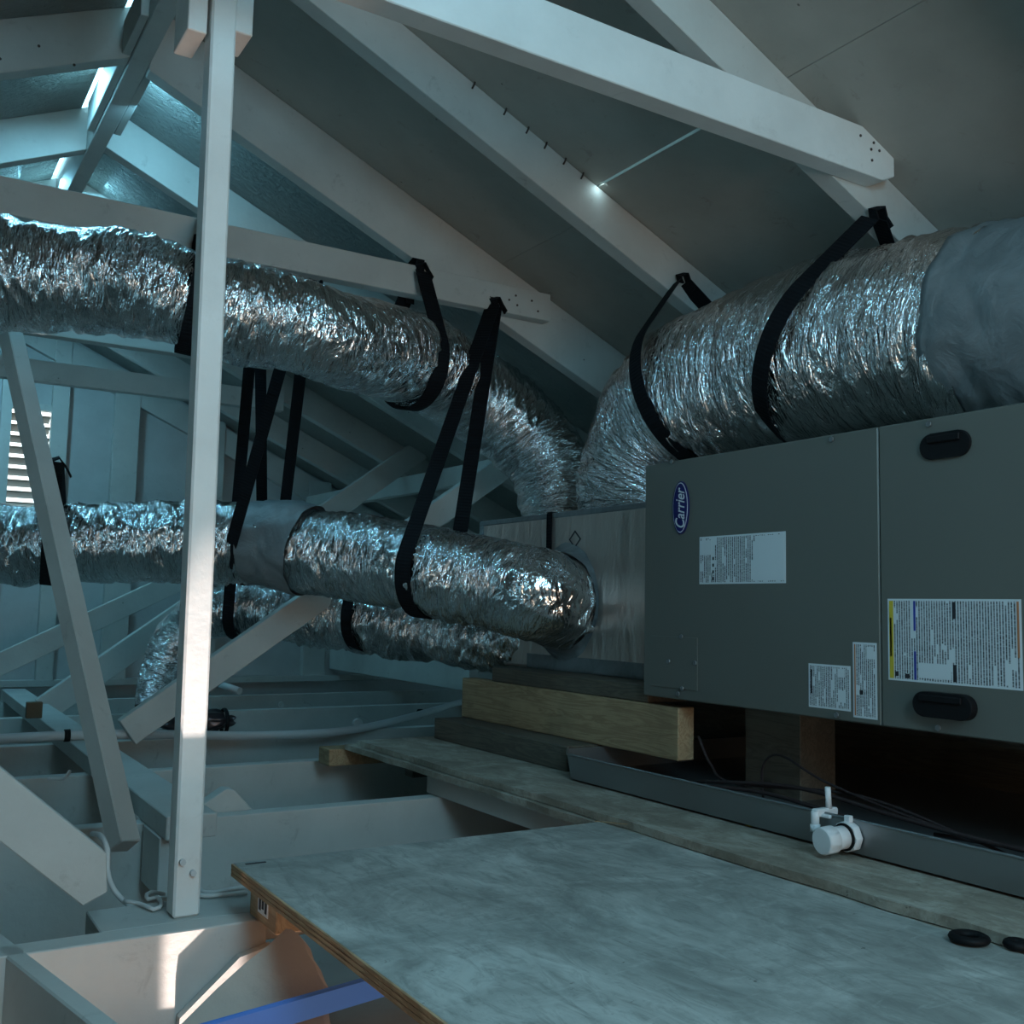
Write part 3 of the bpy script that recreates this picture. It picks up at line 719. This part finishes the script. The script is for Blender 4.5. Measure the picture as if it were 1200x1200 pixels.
# ================================================================ DUCTS
def duct(label, pts, rad, seed, **kw):
    e = empty('flex_duct', label, 'duct', loc=tuple(pts[0])); tube('foil_jacket', pts, rad, M['foil'], e, seed=seed, **kw); return e
# big return duct above the unit
d1 = duct('largest foil duct lying above the air handler and bending down beside it',
          [Vector((1.57, 1.935, .215)), Vector((1.565, 1.93, .29)), Vector((1.555, 1.885, .385)), Vector((1.55, 1.80, .455)), Vector((1.55, 1.66, .494)), Vector((1.55, 1.40, .500)), Vector((1.55, 1.13, .490)), Vector((1.555, .98, .472))],
          [.150, .160, .175, .180, .182, .180, .176, .168], 3, ring=.0055, nv=200, wr=.013, pinches=((.53, .02, .008), (.80, .02, .008)))
tube('mastic_sleeve', [Vector((1.553, 1.03, .478)), Vector((1.555, .97, .470)), Vector((1.56, .80, .46)), Vector((1.57, .55, .45))], [.172, .178, .175, .17], M['mastic'], d1, ring=.012, nv=96, wr=.010, seed=5, cap=True)
# upper duct
P2 = [atD(-150, 312, 1.92), atD(0, 321, 2.0), atD(150, 334, 2.04), atD(300, 370, 2.10), atD(400, 397, 2.20), atD(478, 420, 2.56), atD(550, 460, 2.82), atD(608, 503, 2.90), atD(643, 545, 2.90), atD(657, 592, 2.87), atD(659, 628, 2.84)]
R2 = [.106, .106, .103, .100, .100, .106, .118, .123, .122, .118, .112]
d2 = duct('upper foil duct running under the collar tie down to the plenum top', P2, R2, 11, ring=.005, nv=160, wr=.009, pinches=((.28, .02, .008), (.60, .02, .008)))
# middle duct
P3 = [atD(-120, 632, 2.68), atD(0, 637, 2.68), atD(130, 637, 2.68), atD(290, 636, 2.70), atD(365, 645, 2.66), atD(430, 655, 2.58), atD(500, 668, 2.46), atD(580, 684, 2.40), atD(628, 697, 2.36), atX(667, 705, XPL) + Vector((-.035, -.012, 0)), atX(667, 705, XPL) + Vector((.01, 0, 0))]
R3 = [.104, .104, .103, .104, .108, .108, .107, .107, .109, .110, .108]
d3 = duct('middle foil duct running level from the left edge into the plenum face', P3, R3, 23, ring=.005, nv=160, wr=.010, pinches=((.50, .02, .008), (.75, .02, .008)))
tube('mastic_sleeve', [atD(296, 636, 2.70), atD(330, 638, 2.685), atD(362, 645, 2.66)], [.111, .118, .118], M['mastic'], d3, ring=.01, nv=80, wr=.005, seed=9)
pe = atX(667, 705, XPL); dx = Vector((1, 0, 0))
tube('mastic_collar', [pe + Vector((-.040, -.010, 0)), pe + Vector((-.016, -.003, 0)), pe + dx * .003], [.113, .121, .142], M['mastic'], d3, ring=.006, nv=80, wr=.005, seed=4)
# lowest duct
P4 = [atD(176, 830, 3.0), atD(186, 790, 3.05), atD(212, 742, 3.10), atD(262, 712, 3.12), atD(330, 714, 3.10), atD(420, 722, 3.0), atD(500, 735, 2.9), atD(580, 745, 2.75), atD(640, 742, 2.66)]
R4 = [.045, .060, .085, .095, .098, .098, .095, .09, .085]
d4 = duct('lowest foil duct curving down to the floor behind the post', P4, R4, 41, ring=.0055, nv=140, wr=.010, pinches=((.75, .02, .008),))

# ================================================================ STRAPS
def strap(label, c, axis, r, anchor, w=.036, knot=True, spread=.012):
    P, ax = loop_pts(c, axis, r, anchor, spread=spread)
    e = empty('hanging_strap', label, 'strap', 'black duct straps', loc=tuple(anchor))
    ribbon('webbing', P, ax, w, .0022, M['strap'], e)
    if knot:
        A = Vector(anchor); K = [A + Vector((.0, 0, .0)), A + Vector((-.012, -.006, .012)), A + Vector((.006, -.01, .02)), A + Vector((.02, -.004, .004)), A + Vector((.03, -.01, -.016))]
        ribbon('knot', K, (0, 1, .3), .02, .004, M['strap'], e)
    return e
def axis_of(P, i): return (Vector(P[i + 1]) - Vector(P[i - 1])).normalized()
strap('black strap round the big duct nearest its bend', (1.55, 1.70, .495), (0, 1, 0), .195, (1.535, 1.768, .755), w=.04)
strap('black strap round the big duct next to its grey sleeve', (1.55, 1.335, .50), (0, 1, 0), .194, (1.515, 1.212, .725), w=.04)
A1 = atY(492, 318, 2.236); s1 = strap('black strap hung from the collar tie round the upper duct', atD(482, 423, 2.56), (axis_of(P2, 5) * .62 + Vector((.85, -.53, -.38)).normalized() * .38), .122, A1, w=.046)
ribbon('top_loop', [A1 + Vector((0, -.002, -.01)), A1 + Vector((.0, -.002, .03)), A1 + Vector((.0, .02, .038)), A1 + Vector((0, .05, .03)), A1 + Vector((0, .05, -.07))], (1, 0, 0), .022, .002, M['strap'], s1)
A2 = atY(579, 358, 2.236); s2 = strap('longest black strap, from the collar tie end down round the middle duct', atD(503, 668, 2.46), axis_of(P3, 6), .115, A2, w=.042, spread=.006)
ribbon('top_loop', [A2 + Vector((0, -.002, -.01)), A2 + Vector((.0, -.002, .02)), A2 + Vector((.0, .02, .028)), A2 + Vector((0, .05, .02))], (1, 0, 0), .022, .002, M['strap'], s2)
strap('black strap round the upper duct just left of the post', atD(228, 352, 2.07), axis_of(P2, 3), .110, atY(240, 262, 2.236), knot=False)
A3 = atY(362, 324, 2.285); strap('crossing black strap from collar tie down round the middle duct right of the post', atD(300, 637, 2.70), Vector((.55, -.83, 0)), .112, A3, w=.034)
strap('black strap hanging behind the middle duct and round the lowest duct right of the post', atD(288, 711, 3.10), axis_of(P4, 4), .102, atY(302, 345, 2.79), w=.036, knot=False)
strap('short black strap round the lowest duct under the middle duct', atD(428, 722, 2.98), axis_of(P4, 5), .102, atD(423, 640, 2.95), w=.034, knot=False)
strap('black strap tied to the leaning web round the middle duct at left', atD(62, 637, 2.68), axis_of(P3, 1), .108, atD(64, 548, 2.10), w=.034)

# ================================================================ PAN AND SMALL THINGS
pan = empty('drain_pan', 'long galvanised drain pan with clipped corner under the air handler', 'pan', loc=(1.3, 1.0, ZP))
XF = 1.175; HP = .045
zb = ZP + .004
outl = [(XF, -.3), (XF, 1.665), (XF + .05, 1.735), (1.95, 1.745), (1.95, -.3)]
bm = bmesh.new()
b1 = [bm.verts.new((x, y, zb)) for x, y in outl]; lean = .006
ctr = Vector((1.6, .7))
def outw(x, y, k):
    v = Vector((x, y)) - ctr; return (x + (-k if x < 1.3 else k), y + (k if y > .7 else -k))
t1 = [bm.verts.new((*outw(x, y, lean), zb + HP)) for x, y in outl]
t2 = [bm.verts.new((*outw(x, y, lean - .0015), zb + HP)) for x, y in outl]; b2 = [bm.verts.new((*outw(x, y, -.0015), zb + .0015)) for x, y in outl]
n = len(outl)
bm.faces.new(b1[::-1]); bm.faces.new(b2)
for i in range(n):
    j = (i + 1) % n
    bm.faces.new((b1[i], b1[j], t1[j], t1[i])); bm.faces.new((t1[i], t1[j], t2[j], t2[i])); bm.faces.new((t2[i], t2[j], b2[j], b2[i]))
finish(bm, 'tray', M['galv'], pan)
wire('rolled_rim', [(*outw(x, y, lean), zb + HP + .001) for x, y in outl[:2]] , .0022, M['galv'], pan, 8, .05)
wire('rolled_rim', [(*outw(x, y, lean), zb + HP + .001) for x, y in outl[1:3]] , .0022, M['galv'], pan, 8, .02)
# drain fitting
q = atX(999, 979, XF - .002); dr = empty('drain_fitting', 'white plastic capped drain fitting through the pan wall', 'pipe fitting', loc=tuple(q))
q0 = Vector((XF - .003, q.y, q.z)); dv = Vector((-1, .05, -.05)).normalized()
cyl('flange_nut', q0 + dv * .001, q0 + dv * .014, .0215, M['pvc'], dr, 8, bev=.001)
cyl('rubber_ring', q0 + dv * .0142, q0 + dv * .0165, .0185, M['black'], dr, 24)
cyl('pipe_stub', q0 + dv * .0168, q0 + dv * .040, .0155, M['pvc'], dr, 32, bev=.0004)
cyl('end_cap', q0 + dv * .036, q0 + dv * .058, .0185, M['pvc'], dr, 32, bev=.002)
box('nut_tab', (q0.x - .012, q0.y - .006, q0.z + .019), (q0.x - .004, q0.y + .004, q0.z + .028), M['pvc'], dr, .001)
# float switch
q = atX(962, 944, XF - .008); fs = empty('float_switch', 'small white float switch clamped on the pan rim', 'switch', loc=tuple(q))
zr = zb + HP
box('clamp_arm', (XF - .022, q.y - .006, zr - .004), (XF + .022, q.y + .006, zr + .007), M['pvc'], fs, .002)
cyl('clamp_screw', (XF - .020, q.y, zr - .020), (XF - .020, q.y, zr + .004), .006, M['pvc'], fs, 16, bev=.001)
cyl('screw_head', (XF - .020, q.y, zr - .024), (XF - .020, q.y, zr - .014), .0075, M['pvc'], fs, 6)
cyl('stem', (XF + .006, q.y - .002, zr + .006), (XF + .004, q.y - .002, zr + .036), .0042, M['pvc'], fs, 12)
box('float_tab', (XF - .014, q.y - .020, zr - .004), (XF - .008, q.y - .004, zr + .001), M['pvc'], fs, .001)
# cables in the pan
def cab(pts, r, label, m='cable_dark'):
    return tag(wire('cable', pts, r, M[m]), label, 'cable')
cab([(1.25, 1.52, zb + .005), (1.24, 1.42, zb + .02), (1.26, 1.25, zb + .034), (1.24, 1.05, zb + .03), (1.235, .85, zb + .02), (1.25, .6, zb + .02), (1.3, .2, zb + .02)], .0035, 'dark cable lying along the drain pan nearest its front wall')
cab([(1.34, 1.50, zb + .005), (1.30, 1.40, zb + .025), (1.30, 1.2, zb + .045), (1.29, 1.0, zb + .035), (1.28, .8, zb + .03), (1.3, .5, zb + .03)], .0035, 'dark cable lying along the drain pan behind the front one')
cab([(1.33, 1.475, zb + .095), (1.32, 1.43, zb + .05), (1.30, 1.35, zb + .03), (1.31, 1.1, zb + .05), (1.29, .9, zb + .03), (1.29, .8, zb + .01)], .0025, 'thin dark wire rising at the left end of the drain pan')
cab([(1.36, 1.34, zb + .003), (1.35, 1.33, zb + .06), (1.34, 1.28, zb + .085), (1.31, 1.15, zb + .06), (1.29, .95, zb + .035), (1.27, .75, zb + .03)], .0022, 'thin brown wire arching beside the wooden block')
cab([(1.30, .95, zb + .02), (1.30, .80, zb + .03), (1.29, .70, zb + .06), (1.29, .62, zb + .12), (1.30, .50, zb + .16)], .003, 'dark cable looping up from the pan at the right')
cab([(1.32, .90, zb + .01), (1.31, .78, zb + .012), (1.30, .66, zb + .04), (1.29, .50, zb + .09)], .003, 'dark cable sweeping low at the right of the pan')
# grommets
def torus(bm, c, R0, r0, h):
    N, K = 32, 10; V = []
    for i in range(N):
        a = 2 * math.pi * i / N; V.append([bm.verts.new((c[0] + (R0 + r0 * math.cos(b)) * math.cos(a), c[1] + (R0 + r0 * math.cos(b)) * math.sin(a), c[2] + h * math.sin(b))) for b in [2 * math.pi * k / K for k in range(K)]])
    for i in range(N):
        for k in range(K): bm.faces.new((V[i][k], V[(i + 1) % N][k], V[(i + 1) % N][(k + 1) % K], V[i][(k + 1) % K]))
q = atZ(1136, 1104, ZP - .008); bm = bmesh.new(); torus(bm, (q.x, q.y, ZP - .0035), .0148, .0062, .0042)
tag(finish(bm, 'rubber_grommet', M['black'], smooth=True), 'black rubber grommet ring lying near the plywood edge', 'grommet')
q = atZ(1192, 1112, ZP - .008); bm = bmesh.new(); torus(bm, (q.x, q.y, ZP - .0035), .008, .006, .005)
tag(finish(bm, 'rubber_plug', M['black'], smooth=True), 'smaller black rubber piece at the right edge', 'grommet')
# debris slivers
for (px, py, dx, dy, m, lb) in ((697, 962, .05, .10, 'pine', 'pale wood sliver on the platform edge'), (880, 968, .0, .01, 'yellow', 'small yellow scrap on the platform')):
    q = atZ(px, py, ZP + .002)
    tag(poly('debris', [q, q + Vector((.004, .0, 0)), q + Vector((dx * .6 + .004, -dy * .4, 0)), q + Vector((dx * .6, -dy * .4, 0))] if dx else [q, q + Vector((.01, 0, 0)), q + Vector((.012, .012, 0)), q + Vector((0, .012, 0))], .001, M[m]), lb, 'debris')
# PVC line across the joists
zp = ZJ + .013
zq = -.3465
pp = [atZ(-80, 872, zq), atZ(0, 866, zq), atZ(100, 861, zq), atZ(150, 861, zq), atZ(215, 861, -.37), atZ(300, 862, zp), atZ(400, 857, zp), atZ(470, 843, zp), atZ(540, 823, zp), atZ(600, 805, zp)]
pvc = empty('conduit_pipe', 'thin white plastic pipe sagging across the joists', 'pipe', loc=tuple(pp[0])); tube('pipe', pp, .0125, M['pvc_dusty'], pvc, ring=.03, nv=16, wr=0)
for (px, py) in ((78, 862), (492, 836)):
    q = atZ(px, py, zq if px < 100 else zp)
    cyl('cable_tie', q + Vector((-.006, .0, 0)), q + Vector((.008, .0, 0)), .016, M['black'], pvc, 12)
# brown box, eye ring, stub, knob, lump
q = atZ(40, 842, -.36); bx = tag(box('brown_block', (q.x - .022, q.y, -.3595), (q.x + .022, q.y + .03, -.312), M['brown_box']), 'small brown square block on the dusty flat board', 'block')
q = atZ(361, 864, ZJ); bm = bmesh.new(); torus(bm, (0, 0, 0), .010, .0025, .0025)
er = finish(bm, 'eye_ring', M['pvc_dusty'], smooth=True); er.rotation_euler = (math.pi / 2, 0, 0); q = atZ(336, 832, ZJ); er.location = (q.x, 3.86, ZJ + .0125)
tag(er, 'small white ring standing on a joist', 'ring')
q = atZ(403, 850, ZJ); kb = empty('ceiling_fitting', 'small white round knob with a stem on the joist behind the pipe', 'fitting', loc=(q.x, 3.14, ZJ))
cyl('knob', (q.x, 3.13, ZJ + .017), (q.x, 3.145, ZJ + .017), .017, M['pvc_dusty'], kb, 20, bev=.003); cyl('stem', (q.x, 3.14, ZJ + .008), (q.x + .045, 3.14, ZJ + .006), .006, M['pvc_dusty'], kb, 10)
q = atD(258, 802, 3.7); q2 = atD(281, 810, 3.65); tag(cyl('pipe_offcut', (q.x, q.y, q.z), (q2.x, q2.y, q2.z), .013, M['pvc_dusty'], None, 16), 'short cut white pipe lying beyond the post', 'pipe')
lp = empty('wrapped_bundle', 'dark foil-wrapped bundle lying on the joists behind the post', 'bundle')
cc = atD(232, 846, 3.05); bm = bmesh.new(); bmesh.ops.create_icosphere(bm, subdivisions=4, radius=1)
g1 = np.random.default_rng(5)
from mathutils import noise as mn
for v in bm.verts:
    k = 1 + .25 * mn.noise(v.co * 2.2) + .10 * mn.noise(v.co * 6); v.co = Vector((v.co.x * .105 * k, v.co.y * .05 * k, v.co.z * .036 * k)) + cc
finish(bm, 'bundle', M['bag'], lp, smooth=True)
bm = bmesh.new(); torus(bm, (0, 0, 0), .036, .004, .006); o = finish(bm, 'binding', M['black'], lp); o.rotation_euler = (0, math.pi / 2, 0); o.location = cc + Vector((.075, -.01, 0))
# white cables by the post foot
def cab2(px, label, r=.0035, z=-.396):
    pts = []
    for p in px: pts.append(atZ(p[0], p[1], p[2]) if len(p) > 2 else atZ(p[0], p[1], z))
    return cab(pts, r, label, 'cable_white')
cab([atD(108, 977, 1.52), atD(119, 980, 1.47), atD(126, 997, 1.44), atD(126, 1020, 1.43), atD(132, 1040, 1.41), atD(145, 1056, 1.40), atD(160, 1066, 1.385), atD(172, 1078, 1.37)], .0038, 'white cable curling down beside the wide brace', 'cable_white')
cab2([(145, 1056), (160, 1058), (172, 1062), (182, 1066), (189, 1060), (185, 1052), (174, 1054), (172, 1048), (180, 1045), (192, 1048)], 'white cable wriggling on the ledger by the post foot', .0028)
cab2([(228, 1036), (236, 1044), (250, 1046), (270, 1042), (290, 1040)], 'pair cable running from post to pine cleat', .0030)
cab2([(228, 1045), (240, 1050), (262, 1048), (290, 1046)], 'lower white cable running from post to pine cleat', .0030)
cab([atD(56, 912, 1.86), atD(66, 913, 1.86), (atD(76, 912, 1.85)), atD(82, 903, 1.85)], .003, 'short torn white cable end on the joist at left', 'cable_white')
